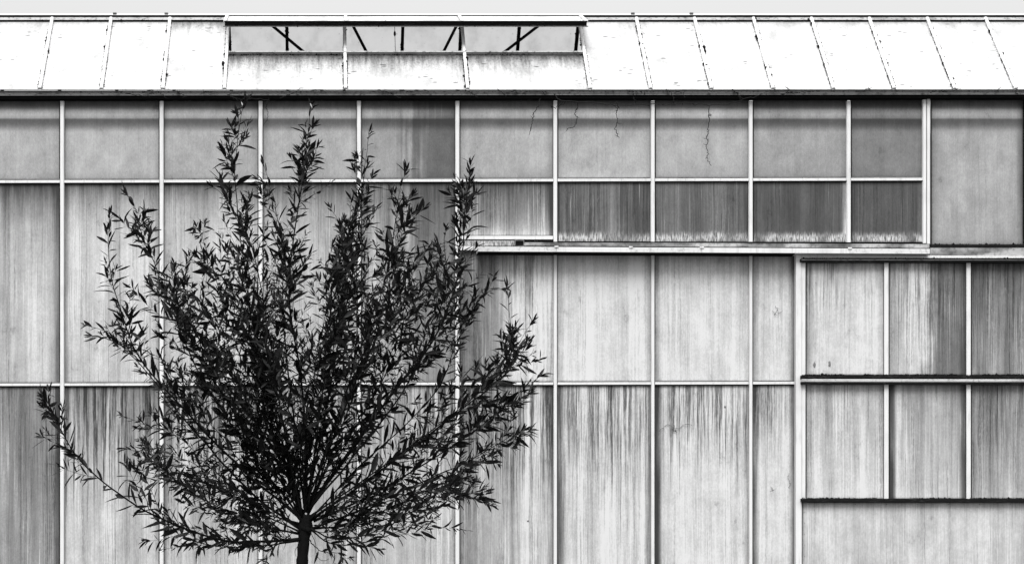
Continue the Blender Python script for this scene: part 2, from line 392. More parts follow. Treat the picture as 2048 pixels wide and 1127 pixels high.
G = 3.5
for i in range(len(GRID) - 1):
    b = i - 2                       # bay number: 0 is the one cut by the left border
    xa, xb = GRID[i] + G, GRID[i + 1] - G
    xm = (xa + xb) / 2
    if b == 9: xb = 1847
    k1 = R1.get(b, R1[0]); 
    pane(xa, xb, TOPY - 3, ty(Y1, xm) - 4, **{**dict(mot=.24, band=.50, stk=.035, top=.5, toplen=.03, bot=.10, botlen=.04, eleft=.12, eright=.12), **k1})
    if b < 5:
        pane(xa, xb, ty(Y1, xm) + 4, ty(Y2, xm) - 4, **R2.get(b, R2[0]))
    else:
        yb = 471 if b == 5 else 484
        pane(xa, xb, ty(Y1, xm) + 4, yb, **R2S[b])
        if b <= 8:
            pane(xa, min(xb, 1591), 496, ty(Y2, xm) - 4, **R2B[b])
    if b <= 8:
        pane(xa, min(xb, 1591), ty(Y2, xm) + 4, BOT, **R3.get(b, R3[1]))
# panes behind the sliding door and further right
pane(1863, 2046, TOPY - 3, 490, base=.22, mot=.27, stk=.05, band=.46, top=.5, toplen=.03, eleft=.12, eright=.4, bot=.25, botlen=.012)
for xa in (2051, 2249, 2447):
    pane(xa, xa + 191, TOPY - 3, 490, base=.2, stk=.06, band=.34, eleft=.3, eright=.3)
    pane(xa, xa + 191, 520, BOT, base=.1, stk=.2, drip=.4)

def mullion(xc, w, y0, y1, yf=-0.026, name='mullion'):
    a = P(xc, y1, yf); b = P(xc, y0, yf); h = w / 2 / K; c = h * .28
    prof = [Vector((-h * 1.12, .03, 0)), Vector((-h * 1.12, .018, 0)), Vector((-h, .016, 0)), Vector((-h, .004, 0)), Vector((-h + c, 0, 0)), Vector((h - c, 0, 0)), Vector((h, .004, 0)), Vector((h, .016, 0)), Vector((h * 1.12, .018, 0)), Vector((h * 1.12, .03, 0))]
    return prism(name, prof, a, b, M_WHITE, GH)
for i, xc in enumerate(GRID[:-1]):
    yend = BOT
    if xc in (1111, 1306, 1502): 
        mullion(xc, 7.2, 202, 483); mullion(xc, 6.2, 508, BOT, -0.018); continue
    if xc == 1698: mullion(xc, 7.6, 202, 484); continue
    mullion(xc, 7.6, 202, BOT)
mullion(1849.6, 6.5, 199, 486, -.028, 'door_post'); mullion(1857.4, 6.5, 198, 487, -.028, 'door_post')
for xc in (2053.5, 2246.5, 2444.5, 2642): mullion(xc, 7, 200, BOT, -.012)
# putty fillets: thin dark strips that line both sides of each mullion
def gasket(x0, x1, y0, y1, yf=-0.004): return pxbox('glazing_gasket', x0, x1, y0, y1, y0, y1, yf, yf + .003, M_DARK, GH, 0)
for xc in GRID[:-1]:
    gasket(xc - 5.5, xc - 4.4, 203, 480 if xc >= 1111 else BOT); gasket(xc + 4.4, xc + 5.5, 203, 480 if xc >= 1111 else BOT)

gasket(1860.9, 1862.6, 199, 487); gasket(1853.2, 1853.9, 199, 486, -.02); gasket(1844.4, 1846.0, 199, 484)
gasket(2046.2, 2049.5, 199, 487)
# transoms
for i in range(len(GRID) - 1):
    b = i - 2; xa, xb = GRID[i] + 4.3, GRID[i + 1] - 4.3
    if b == 9: xb = 1845.6
    def T(yc, hh, x0, x1, mat=M_WHITE):
        a, c = ty(yc, x0), ty(yc, x1)
        pxbox('transom', x0, x1, a - hh, a + hh * .8, c - hh, c + hh * .8, -.017, .006, mat, GH)
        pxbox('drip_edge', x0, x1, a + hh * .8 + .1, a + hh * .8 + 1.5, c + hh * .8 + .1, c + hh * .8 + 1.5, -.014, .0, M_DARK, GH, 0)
        pxbox('glazing_bead', x0, x1, a - hh - 2.2, a - hh - 1.0, c - hh - 2.2, c - hh - 1.0, -.006, .0, M_GREYBAR, GH, 0)
    T(Y1, 3.0, xa, xb)
    if b <= 8: T(Y2, 2.8, xa, min(xb, 1591))
# sill of the short pane left of the track end
pxbox('sill', 919.6, 1106.5, 471.5, 478.5, 471.5, 478.5, -.03, .01, M_WHITE, GH)
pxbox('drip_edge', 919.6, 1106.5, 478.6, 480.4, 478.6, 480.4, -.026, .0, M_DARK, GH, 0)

# door track across the upper wall
pxbox('track_brush_strip', 921, 1029, 480.6, 491, 480.8, 491.5, -.030, .01, M_RIB, GH)
pxbox('track_socket', 1029.2, 1048.5, 479.5, 491.5, 479.5, 492, -.034, .01, M_GREYBAR, GH)
pxbox('socket_shade_plate', 1031, 1047, 481, 490.5, 481, 490.5, -.0352, -.0342, M_DARK, GH, 0)  # dark plate on the socket face, painted shade for its open end
pxbox('track_dark_rim', 1048.6, 1859, 481.8, 484.2, 484.5, 487.8, -.020, .0, M_DARK, GH, 0)  # dark rim strip between the panes and the track fascia
pxbox('track_fascia', 1048.7, 1859, 484.3, 491.2, 487.9, 496.0, -.034, .01, M_FASC, GH)
pxbox('track_groove', 1048.7, 1859, 491.3, 492.6, 496.1, 497.3, -.030, .0, M_DARK, GH, 0)
pxbox('track_end_block', 921, 955, 491.6, 500, 491.8, 500.3, -.034, .01, M_WHITED, GH)
xs_ = [955.2, 1113, 1262, 1404, 1700, 1860]
for i in range(5):
    x0, x1 = xs_[i] + .15, xs_[i + 1] - .15
    f0, f1 = (x0 - 955) / 905, (x1 - 955) / 905
    pxbox('door_track', x0, x1, 492.8 + 4.6 * f0, 502.8 + 4.6 * f0, 492.8 + 4.6 * f1, 502.8 + 4.6 * f1, -.135, .0, M_WHITE if i % 2 else M_WHITED, GH)
for xj in xs_[1:5]:
    f0 = (xj - 955) / 905
    pxbox('track_clip', xj - 4, xj + 4, 490.5 + 4.6 * f0, 494 + 4.6 * f0, 490.5 + 4.6 * f0, 494 + 4.6 * f0, -.141, -.1355, M_WHITED, GH)
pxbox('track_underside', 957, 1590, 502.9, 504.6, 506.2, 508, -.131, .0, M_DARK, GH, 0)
# right hand fascia under the tall pane
pxbox('sill_ledge', 1860.6, 2640, 488.5, 494, 488.5, 494.5, -.05, .01, M_IRON, GH)
pxbox('sill_fascia', 1861, 2640, 494.6, 513.0, 495, 513.0, -.045, .01, M_FASC, GH)

# sliding door (a part of the greenhouse with its own panes and ledges)
yd = -.075
door = link('sliding_door', None, None, GH)
bpy.data.objects.remove(door)
bd = P(1592, BOT, yd)
door = pxbox('sliding_door', 1592, 1603.6, 509, BOT, 509, BOT, yd, -.02, M_WHITE, GH)      # outer stile carries the leaf
pxbox('top_rail', 1604, 2240, 508.6, 515.6, 513.6, 516.4, yd, -.02, M_WHITE, door)
pxbox('head_channel', 1602, 2240, 516.8, 523.4, 517.8, 524.5, yd - .035, -.02, M_IRON, door)
pxbox('channel_lip', 1603, 2240, 518.6, 519.6, 519.4, 520.4, yd - .039, yd - .0355, M_GREYBAR, door, 0)
DPX = [(1612.5, 1768), (1778.5, 1932), (1943, 2090), (2101, 2236)]
dk1 = [dict(base=-.04, stk=.12, eleft=.25, eright=.2, top=.12, drip=.25, driplen=.4), dict(base=.05, stk=.26, side=.42, eright=.5, drip=.25, driplen=.5), dict(base=.30, stk=.34, top=.35, toplen=.3, wash=.22, drip=.25, driplen=.8), dict(base=.3)]
dk2 = [dict(base=.03, stk=.18, drip=.12, driplen=.6, eleft=.2), dict(base=.10, stk=.28, eleft=1.3, eright=.9, top=.15, toplen=.3, wash=.1), dict(base=.18, stk=.34, top=.15, toplen=.3, wash=.25, drip=.2), dict(base=.3)]
for j, (a, b) in enumerate(DPX):
    pane(a, b, 524.5, 749, yd + .02, parent=door, bot=.0, **dk1[j])
    pane(a, b, 767, 996, yd + .02, parent=door, bot=-.1, **dk2[j])
for xc in (1607.6, 1773, 1937.5, 2095.5):
    w = 7.0 if xc < 1700 else 8.5
    for (a, b) in ((525.5, 749), (768.5, 996)):
        pa, pb = P(xc, b, yd), P(xc, a, yd); h = w / 2 / K
        pr = [Vector((-h, .02, 0)), Vector((-h, .002, 0)), Vector((-h * .7, 0, 0)), Vector((h * .7, 0, 0)), Vector((h, .002, 0)), Vector((h, .02, 0))]
        prism('glazing_bar', pr, pa, pb, M_WHITE, door)
for (x, a, b) in [(xc + s * (5.0 if xc > 1700 else 4.3), a, b) for xc in (1607.6, 1773, 1937.5) for s in (-1, 1) for a, b in ((526, 749), (769, 995.5))]:
    pxbox('glazing_gasket', x - .55, x + .55, a, b, a, b, yd + .013, yd + .018, M_DARK, door, 0)
pxbox('middle_ledge', 1602.5, 2240, 750, 756.6, 750.5, 757, yd - .035, -.02, M_IRON, door)
pxbox('middle_rail', 1603, 2240, 757.4, 762.8, 758, 763.2, yd - .0345, -.02, M_WHITED, door)
pxbox('rail_line', 1603, 2240, 759.8, 760.4, 760.3, 760.9, yd - .0360, yd - .0348, M_GREYBAR, door, 0)
pxbox('lower_ledge', 1602.5, 2240, 763.4, 767.8, 764, 768.2, yd - .030, -.02, M_IRON, door)
pxbox('bottom_ledge', 1603, 2240, 996, 1002.6, 997, 1003.6, yd - .035, -.02, M_IRON, door)
kp = pane(1604.4, 2240, 1003.6, BOT, yd + .006, parent=door, name='kick_panel', th=.02, base=-.05, stk=.13, eleft=.1, wash=.14, mot=.22, top=.12, toplen=.03)
# extra run-off on the kick panel shows low down
kp['bot'] = .45; kp['botlen'] = .95
vv, ff = [], []
for i in range(40):
    for (x, y) in (((1618 + i * 31 * .5, 1008) if i % 2 == 0 else (1609, 1012 + i * 11)),):
        c = P(x, y, yd + .004); r = .0022
        vv2, ff2 = tube([c, c + Vector((0, -.003, 0))], [r, r * .7], 6); o_ = len(vv); vv += vv2; ff += [tuple(q + o_ for q in t_) for t_ in ff2]
tag(link('rivets', mesh('rivets', vv, ff), M_IRON, door), kind='stuff')

# gutter under the eaves: lipped, grooved front and dark underside
def gut(name, y0, y1, yf, yb, mat, yr=0.0):
    return pxbox(name, XL, XR, y0 + 1.6, y1 + 1.6, y0 - 2.1 + yr, y1 - 2.1 + yr, yf, yb, mat, GH, 0)
gut('gutter_lip', 180.6, 182.4, -.086, -.02, M_IRON)
gut('gutter', 182.6, 184.4, -.080, .02, M_GUT2)
gut('gutter_groove', 184.6, 185.6, -.076, .02, M_IRON)
gut('gutter_face', 185.8, 187.2, -.080, .02, M_GUT)
gut('gutter_groove', 187.4, 188.2, -.077, .02, M_IRON)
gut('gutter_face', 188.4, 190.2, -.083, .02, M_GUT)
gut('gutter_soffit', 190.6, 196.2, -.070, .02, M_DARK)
gut('head_rail', 196.6, 201.0, -.014, .0, M_IRON, .0)

# roof
ZE = 1.6 + 920 / K; ye, yr_ = 0.0, 0.69; ZR = 5.742
RUN, RISE = yr_ - ye, ZR - ZE; SL = math.hypot(RUN, RISE); ANG = math.atan2(RUN, RISE)
UP = Vector((0, RUN / SL, RISE / SL)); OUT = Vector((0, -RISE / SL, RUN / SL))
def wx(px): return (px - CX) / K
BARS = [-43 - 122 * i for i in (4, 3, 2, 1, 0)] + [80, 203, 326, 449, 691, 935, 1180, 1300.5, 1422, 1545, 1666, 1787, 1908, 2030, 2152, 2274, 2396, 2518, 2640]
VENT_T = 0.476 * SL
def rpt(px, s, o=0.0): return Vector((wx(px), ye, ZE)) + UP * s + OUT * o
for i in range(len(BARS) - 1):
    a, b = BARS[i], BARS[i + 1]; inv = 449 <= a < 1180
    hgt = VENT_T if inv else SL - .03
    o = pane(0, 0, 0, 0, mat=M_ROOF, name='roof_pane', rot=-ANG, origin=rpt(a + 2.5, 0.0, 0.006), size=((b - a - 5) / K, hgt), top=(.70 if inv else (.45 if a == 326 else .12)))
def moss_line(pts_fn, n, seed, r0=.0042, parent=None):
    rr = random.Random(seed); V, F = [], []
    for i in range(n):
        s = rr.random(); c = pts_fn(s, rr); r = r0 * rr.uniform(.5, 1.5) * (2.6 if rr.random() < .05 else 1)
        if mnoise.noise(Vector((s * 6, seed * 3.7, 0))) < -.12: continue
        o = len(V)
        dirs = [(1, 0, 0), (-1, 0, 0), (0, 1, 0), (0, -1, 0), (0, 0, 1), (0, 0, -1)]
        V += [c + Vector(q_) * r * rr.uniform(.6, 1.3) for q_ in dirs]
        F += [tuple(o + k for k in t_) for t_ in ((0, 2, 4), (2, 1, 4), (1, 3, 4), (3, 0, 4), (2, 0, 5), (1, 2, 5), (3, 1, 5), (0, 3, 5))]
    ob = link('moss', mesh('moss', V, F), M_MOSS, parent or GH); ob['kind'] = 'stuff'
    return ob
hb = 3.3 / K
for a in BARS:
    A, B = rpt(a, -.01, 0.012), rpt(a, SL - .01, 0.012)
    pr = [Vector((-hb, 0, 0)), Vector((-hb, 0, 0)) + OUT * .010, Vector((-hb * .6, 0, 0)) + OUT * .016, Vector((hb * .6, 0, 0)) + OUT * .016, Vector((hb, 0, 0)) + OUT * .010, Vector((hb, 0, 0))]
    prism('roof_bar', pr, A, B, M_BAR, GH)
    if -50 < a < 2160:
        dens = 90 if a < 300 else 130
        lim = VENT_T if a in (691, 935) else SL
        moss_line(lambda s, rr, a=a, lim=lim: rpt(a, s * lim, .018) + Vector((random.choice((-1, -1, 1)) * (hb + .003) + rr.gauss(0, .0012), 0, 0)), dens, a * .013 + 5)
for (px, s, r) in [(447, .33, .022), (447, .26, .014), (693, .35, .014), (691, .24, .012), (933, .40, .020), (931, .50, .014), (934, .30, .012), (1282, .74, .015), (1284, .60, .014), (1279, .61, .014), (1407, .55, .024), (1409, .50, .018), (1412, .30, .016), (1531, .27, .015), (1513, .68, .014), (1616, .96, .016), (206, .24, .012), (97, .5, .012), (214, .8, .012), (333, .45, .012)]:
    k = (1 + s * .046); w_ = Vector((wx(CX + (px - CX) * k), 0, 0))
    c = Vector((w_.x, ye, ZE)) + UP * (s * SL) + OUT * .022
    bm = bmesh.new(); bmesh.ops.create_icosphere(bm, subdivisions=2, radius=r * .62)
    for v_ in bm.verts:
        v_.co *= 1 + .45 * mnoise.noise(v_.co * 90 + Vector((px, 0, 0))); v_.co.z *= 1.2
    me = bpy.data.meshes.new('moss_tuft'); bm.to_mesh(me); bm.free()
    link('moss_tuft', me, M_MOSS, GH, c)

# ridge
def ridge(name, s0, s1, o0, o1, mat, xa=XL, xb=XR):
    A, B = Vector((wx(xa), ye, ZE)), Vector((wx(xb), ye, ZE))
    pr = [UP * s0 + OUT * o0, UP * s1 + OUT * o0, UP * s1 + OUT * o1, UP * s0 + OUT * o1]
    return prism(name, pr, A, B, mat, GH)
ridge('ridge_flashing', SL - .045, SL + .0, .012, .022, M_GUT2)
ridge('ridge_seam', SL - .050, SL - .046, .010, .020, M_IRON)
ridge('ridge_line', SL - .006, SL + .002, .023, .034, M_IRON)
ridge('ridge_cap', SL + .003, SL + .020, .010, .036, M_BAR)
moss_line(lambda s, rr: rpt(-60 + s * 500, SL - .048 + rr.gauss(0, .003), .02), 260, 91.3, .003)
moss_line(lambda s, rr: rpt(1185 + s * 950, SL - .048 + rr.gauss(0, .003), .02), 520, 92.3, .003)
for px in (230, 333, 1265, 1382):
    k = 1.046; X = wx(CX + (px - CX) * k)
    c = Vector((X, yr_ - .01, ZR + .022))
    pr = [Vector((0, -.012, 0)), Vector((0, .012, 0)), Vector((0, .012, .018)), Vector((0, .016, .018)), Vector((0, .016, .024)), Vector((0, -.016, .024)), Vector((0, -.016, .018)), Vector((0, -.012, .018))]
    prism('ridge_bracket', pr, c - Vector((.014, 0, 0)), c + Vector((.014, 0, 0)), M_GREYBAR, GH)

# rear slope, seen through the open vent
RU = Vector((0, -RUN / SL, RISE / SL)); RO = Vector((0, RISE / SL, RUN / SL))
RB = [BARS[0]] + [b for b in BARS[1:] if b < 449] + [449, 570, 691, 813, 935, 1057, 1180] + [b for b in BARS if b > 1180]
ZEr, yer = ZE, 1.38
for i in range(len(RB) - 1):
    a, b = RB[i], RB[i + 1]
    o = pane(0, 0, 0, 0, mat=M_REAR, name='rear_roof_pane', rot=ANG, origin=Vector((wx(a + 1), yer, ZEr)), size=((b - a - 2) / K, SL - .01), th=.004)
for a in RB:
    A = Vector((wx(a), yer, ZEr)); B = A + RU * (SL - .02)
    h = .012
    pr = [Vector((-h, 0, 0)) - RO * .005, Vector((h, 0, 0)) - RO * .005, Vector((h, 0, 0)) - RO * .04, Vector((-h, 0, 0)) - RO * .04]
    prism('rafter', pr, A, B, M_IRON, GH)
    if 440 < a < 1190:
        moss_line(lambda s, rr, a=a: Vector((wx(a) + rr.choice((-1, 1)) * (h + .001), yer, ZEr)) + RU * (.4 + .55 * s) * 1.0 - RO * rr.uniform(.008, .04), 90, a * .07, .0032)
for a, b in ((P(540, 48, .60), P(612, 108, .62)), (P(704, 48, .60), P(735, 108, .62)), (P(915, 48, .60), P(885, 108, .62)), (P(1082, 48, .60), P(1004, 108, .62))):
    v, f = tube([a, b], [.0115, .0115], 8); link('vent_brace', mesh('vent_brace', v, f), M_IRON, GH)
v, f = tube([P(789, 46, .5), P(790, 78, .5), P(791, 110, .5)], [.0022] * 3, 5); link('vent_chain', mesh('vent_chain', v, f), M_IRON, GH)
v, f = tube([P(789.5, 62, .5), P(789.5, 66, .5), P(789.6, 70, .5), P(789.7, 73, .5)], [.003, .009, .009, .003], 8); link('chain_weight', mesh('chain_weight', v, f), M_IRON, GH)
# frame of the opening
A, B = rpt(449 + 3.6, VENT_T, 0), rpt(1180 - 3.6, VENT_T, 0)
prism('vent_sill', [OUT * .0 + UP * .001, OUT * .03 + UP * .001, OUT * .03 + UP * .016, UP * .016], A, B, M_GUT2, GH)
moss_line(lambda s, rr: rpt(452 + s * 725, VENT_T + rr.gauss(-.006, .003), .012), 420, 71.3, .0028)

# raised vent flap
HINGE = Vector((0, yr_ - .012, ZR + .018)); FE = Vector((0, .27, 1.6 + (CY - 49) * (1 + .27 / 15) / K + .012))
FU = (HINGE - FE); FL = FU.length; FU.normalize(); FO = Vector((0, -FU.z, FU.y)); FA = math.atan2(FU.y, FU.z)
fx0, fx1 = wx(446), wx(1183)
def fp(x, s, o=0.0): return Vector((x, FE.y, FE.z)) + FU * s + FO * o
vent = prism('roof_vent', [FO * -.022 , FO * .006, FU * .010 + FO * .006, FU * .010 + FO * -.022], Vector((fx0, FE.y, FE.z)), Vector((fx1, FE.y, FE.z)), M_IRON, GH)
prism('vent_drip_edge', [FO * -.030 + FU * -.006, FO * -.024 + FU * -.006, FO * -.024 + FU * .02, FO * -.030 + FU * .02], fp(fx0 - .012, 0), fp(fx1 + .012, 0), M_GREYBAR, vent)
prism('vent_front_lip', [FO * .0075 + FU * -.008, FO * .013 + FU * -.008, FO * .013 + FU * .012, FO * .0075 + FU * .012], fp(fx0 - .004, 0), fp(fx1 + .004, 0), M_IRON, vent)
vb = [fx0, wx(693), wx(930), fx1]
for i in range(3):
    o = pane(0, 0, 0, 0, mat=M_ROOF, name='vent_pane', rot=-FA, origin=fp(vb[i] + .012, .013, .004), size=(vb[i + 1] - vb[i] - .024, FL - .02), parent=vent, top=.0)
for x in vb:
    prism('vent_bar', [Vector((-.011, 0, 0)), Vector((.011, 0, 0)), Vector((.011, 0, 0)) + FO * .016, Vector((-.011, 0, 0)) + FO * .016], fp(x, .013, .0), fp(x, FL, .0), M_BAR, vent)
prism('vent_hinge_cap', [FO * .0, FO * .014, FU * .016 + FO * .014, FU * .016], fp(fx0, FL + .001), fp(fx1, FL + .001), M_BAR, vent)
for i, px in enumerate((701, 1162, 454)):
    pass
moss_line(lambda s, rr: fp(fx0 + s * (fx1 - fx0), -.007 + rr.gauss(0, .002), rr.uniform(-.03, .012)), 300, 33.3, .003, vent)

# rear wall, gables and sill wall closing the house
for i in range(len(GRID) - 1):
    a = Vector((wx(GRID[i] + 4), 1.38, .01)); pane(0, 0, 0, 0, name='rear_wall_pane', origin=a, size=((GRID[i + 1] - GRID[i] - 8) / K, ZE - .05), base=.3)
for i in range(4):
    pane(0, 0, 0, 0, name='rear_wall_pane', origin=Vector((wx(1860 + i * 198), 1.38, .01)), size=(190 / K, ZE - .05), base=.3)
for i, xx in enumerate(GRID + [2048, 2246, 2444, 2640]):
    p0 = Vector((wx(xx), 1.36, .01)); prism('rear_post', [Vector((-.015, 0, 0)), Vector((.015, 0, 0)), Vector((.015, .05, 0)), Vector((-.015, .05, 0))], p0, p0 + Vector((0, 0, ZE - .04)), M_WHITE, GH)
for xg in (wx(XL + 130), wx(XR - 56)):
    v = [(xg, .0, 0), (xg, 1.38, 0), (xg, 1.38, ZE), (xg, .69, ZR), (xg, 0, ZE)]; v += [(a + .02, b, c) for a, b, c in v]
    f = [(0, 1, 2, 3, 4), (9, 8, 7, 6, 5)] + [(i, (i + 1) % 5, 5 + (i + 1) % 5, 5 + i) for i in range(5)]
    link('gable_wall', fixn(mesh('gable_wall', v, f)), M_WHITED, GH)
for (px_, py_, w_, h_, yy) in ((1629, 729, 6, 13, yd + .019), (1659, 727, 6, 14, yd + .019), (1450, 813, 3.5, 7, -.001), (1056, 1041, 5, 4, -.001), (1420, 230, 6, 6, -.001)):
    c = P(px_, py_, yy); n_ = 12; rr = random.Random(px_)
    V = [c + Vector((math.cos(q * 6.283 / n_) * w_ / 2 / K * rr.uniform(.7, 1.1), 0, math.sin(q * 6.283 / n_) * h_ / 2 / K * rr.uniform(.7, 1.1))) for q in range(n_)]
    V += [p_ * .15 + c * .85 + Vector((0, -.003, 0)) for p_ in V]
    F = [(q, (q + 1) % n_, n_ + (q + 1) % n_, n_ + q) for q in range(n_)] + [tuple(range(n_, 2 * n_))]
    link('dirt_fleck', fixn(mesh('dirt_fleck', V, F)), M_GREYBAR, GH)
# moss fuzz on the door ledges and on the sill
def fuzz(x0, x1, y0, yf, n, seed, parent=None, r=.004):
    moss_line(lambda s, rr: P(x0 + s * (x1 - x0), y0 + rr.uniform(-1.6, .5) * (mnoise.noise(Vector((s * 30, seed, 1))) + .55), yf + rr.uniform(0, .03)), n, seed, r, parent)
fuzz(1604, 2050, 749.4, yd - .03, 700, 12.7, door); fuzz(1604, 2050, 995.6, yd - .03, 420, 15.1, door, .003)
fuzz(1862, 2060, 488.2, -.045, 160, 18.1, GH, .003)
fuzz(1604, 2050, 516.4, yd - .03, 200, 19.1, door, .0025)

# ------------------------------------------------------------------ dry climbing vine over the gutter
def stem_path(px, yv, n=None, amp=1.2):
    pts = [P(x, y, yv) for x, y in px]
    out = smoothline(pts, n or max(8, len(pts) * 5))
    for i in range(1, len(out) - 1):
        out[i] = out[i] + Vector((random.gauss(0, amp), random.gauss(0, amp * 2), random.gauss(0, amp))) / K * .8
    return out
def vine_strand(name, px, yv, r, parent, side=4):
    pts = stem_path(px, yv); n = len(pts)
    parts = [tube(pts, [max(r * (1 - .45 * i / n), .0012) for i in range(n)], 5)]
    for k in range(side):
        i = random.randrange(2, n - 1); a = pts[i]
        dirn = Vector((random.uniform(-1, 1), random.uniform(-.6, .2), random.uniform(-.8, .5))).normalized()
        l = random.uniform(.012, .04)
        parts.append(tube([a, a + dirn * l * .5 + Vector((0, 0, -.002)), a + dirn * l], [r * .7, r * .5, .0006], 4))
    v, f = merge(parts); return link(name, mesh(name, v, f, True), M_STEM, parent)
vr = tag(empty('dry_vine', P(1290, 205, -.1)), 'bare dry vine sagging under the gutter with thin strands hanging over the right top panes', 'vine', 'leafless vines on the gutter')
vinv = Vector(vr.location)
def reparent(o, root):
    o.parent = root; o.matrix_parent_inverse = Matrix.Translation(-Vector(root.location))
def vs(root, px, yv=-.10, r=.0032, side=3, name='stem'):
    o = vine_strand(name, px, yv, r, None, side); reparent(o, root)
vs(vr, [(1108, 188), (1125, 202), (1195, 206), (1240, 211), (1300, 210), (1340, 209), (1375, 206), (1410, 210), (1450, 209), (1490, 199), (1530, 186)], r=.0040, side=10)
vs(vr, [(1080, 198), (1074, 214), (1067, 226), (1065, 240), (1062, 254), (1058, 270)], side=5, name='tendril')
vs(vr, [(1156, 204), (1155, 215), (1150, 226), (1153, 236), (1151, 248), (1146, 255), (1134, 257)], side=4, name='tendril')
vs(vr, [(1233, 204), (1236, 215), (1232, 226), (1235, 240), (1231, 256), (1234, 265), (1238, 277)], side=6, name='tendril')
vs(vr, [(1418, 210), (1418, 232), (1417, 250), (1415, 268), (1413, 276), (1416, 284), (1412, 296), (1417, 308), (1415, 318), (1423, 331)], side=8, name='tendril')
vs(vr, [(1102, 212), (1108, 215), (1118, 212), (1126, 204)], side=1, name='tendril')
for q in ([(1255, 184), (1262, 181), (1266, 186), (1268, 196), (1272, 208)], [(1281, 183), (1290, 189)], [(1332, 179), (1338, 182), (1345, 192), (1348, 204), (1342, 209)], [(1352, 183), (1362, 184), (1370, 196)], [(1464, 178), (1470, 183), (1478, 192), (1490, 198)],
          [(1470, 184), (1476, 190), (1482, 199)], [(1571, 174), (1578, 182), (1560, 190)], [(1555, 187), (1580, 186), (1610, 184), (1640, 182)], [(1728, 182), (1735, 177), (1741, 179)], [(1860, 186), (1875, 181), (1905, 183), (1918, 176), (1922, 182)], [(1990, 182), (2000, 175)], [(2030, 180), (2036, 190)]):
    vs(vr, q, -.10, .0030, 2, 'twig')
vl = tag(empty('dry_vine', P(520, 190, -.1)), 'bare dry twigs caught on the gutter above the tree, one curling down', 'vine', 'leafless vines on the gutter')
for q in ([(225, 182), (250, 186), (275, 190), (300, 195)], [(285, 184), (300, 181), (318, 186), (330, 192)], [(350, 181), (362, 187), (374, 194)], [(405, 186), (420, 183), (435, 181)], [(455, 190), (470, 196), (485, 200)], [(560, 197), (575, 190), (592, 185), (600, 177)], [(600, 184), (635, 180), (655, 182)],
          [(755, 180), (775, 184), (790, 192), (802, 196)], [(800, 181), (820, 183), (835, 181), (860, 181)], [(930, 180), (945, 187), (955, 195)], [(995, 178), (1006, 186), (1012, 194)], [(1022, 183), (1040, 187), (1055, 184)], [(1085, 183), (1092, 192)], [(480, 200), (500, 198), (540, 201)]):
    vs(vl, q, -.10, .0032, 2, 'twig')
vs(vl, [(538, 196), (535, 206), (533, 216), (536, 226), (534, 238), (527, 250)], -.09, .0024, 3, 'tendril')
def wisp(label, lists, yv=-.012):
    root = tag(empty('dry_tendril', P(lists[0][0][0], lists[0][0][1], yv)), label, 'tendril', 'dry creeper remnants on the glass')
    for q in lists: vs(root, q, yv, .0011, 1, 'stem')
wisp('thin curled dry creeper stuck to a wide lower pane left of the sliding door', [[(1318, 862), (1330, 852), (1343, 851), (1352, 861), (1347, 856), (1362, 853), (1372, 847), (1384, 850)], [(1350, 850), (1346, 858), (1353, 863)]])
wisp('dry creeper remnant along the narrow pane just left of the sliding door', [[(1578, 945), (1576, 955), (1580, 965), (1577, 975)], [(1541, 972), (1546, 978), (1540, 982)]])
wisp('faint dry creeper hooked on the upper narrow pane left of the sliding door', [[(1551, 612), (1556, 618), (1549, 630)], [(1545, 620), (1552, 629), (1565, 622)]])

# ------------------------------------------------------------------ pollard willow
TY = -3.0
base = P(598, 0, TY); base.z = 0
tree = tag(empty('willow_tree', base), 'dark young pollard willow with long leafy shoots fanning up in front of the glass wall', 'tree')
TI = Vector(base)
def tp(px, py, dy=0.0): return P(px, py, TY + dy) - TI
def tlink(name, me, mat, parent=tree): return link(name, me, mat, parent)
hd = tp(610, 1052)
tr_pts = [Vector((0, 0, -.05)), Vector((.004, 0, .25)), Vector((.006, 0, .7)), tp(601, 1180), tp(604, 1127), tp(607, 1090), tp(609, 1068), tp(610, 1054), tp(611, 1040), tp(611, 1028)]
tr_s = smoothline(tr_pts, 44)
rad = []
for p_ in tr_s:
    z_ = p_.z; h = z_ / hd.z
    r = .040 - .006 * min(h, 1)
    if h < .12: r += (0.12 - h) * .22
    if h > .94: r = .032 + .010 * math.exp(-((h - 1.0) / .035) ** 2)
    if h > 1.03: r *= max(0.35, 1 - (h - 1.03) * 18)
    rad.append(r)
v, f = tube(tr_s, rad, 14, .10); tlink('trunk', mesh('trunk', v, f, True), M_BARK)
V, F = [], []
for i in range(9):
    bm = bmesh.new(); bmesh.ops.create_icosphere(bm, subdivisions=2, radius=random.uniform(.014, .024))
    c = hd + Vector((random.uniform(-.035, .035), random.uniform(-.035, .035), random.uniform(-.05, .05)))
    o_ = len(V); V += [v_.co * (1 + .3 * mnoise.noise(v_.co * 60)) + c for v_ in bm.verts]; F += [tuple(o_ + q.index for q in f_.verts) for f_ in bm.faces]; bm.free()
tlink('burr', mesh('burr', V, F, True), M_BARK)

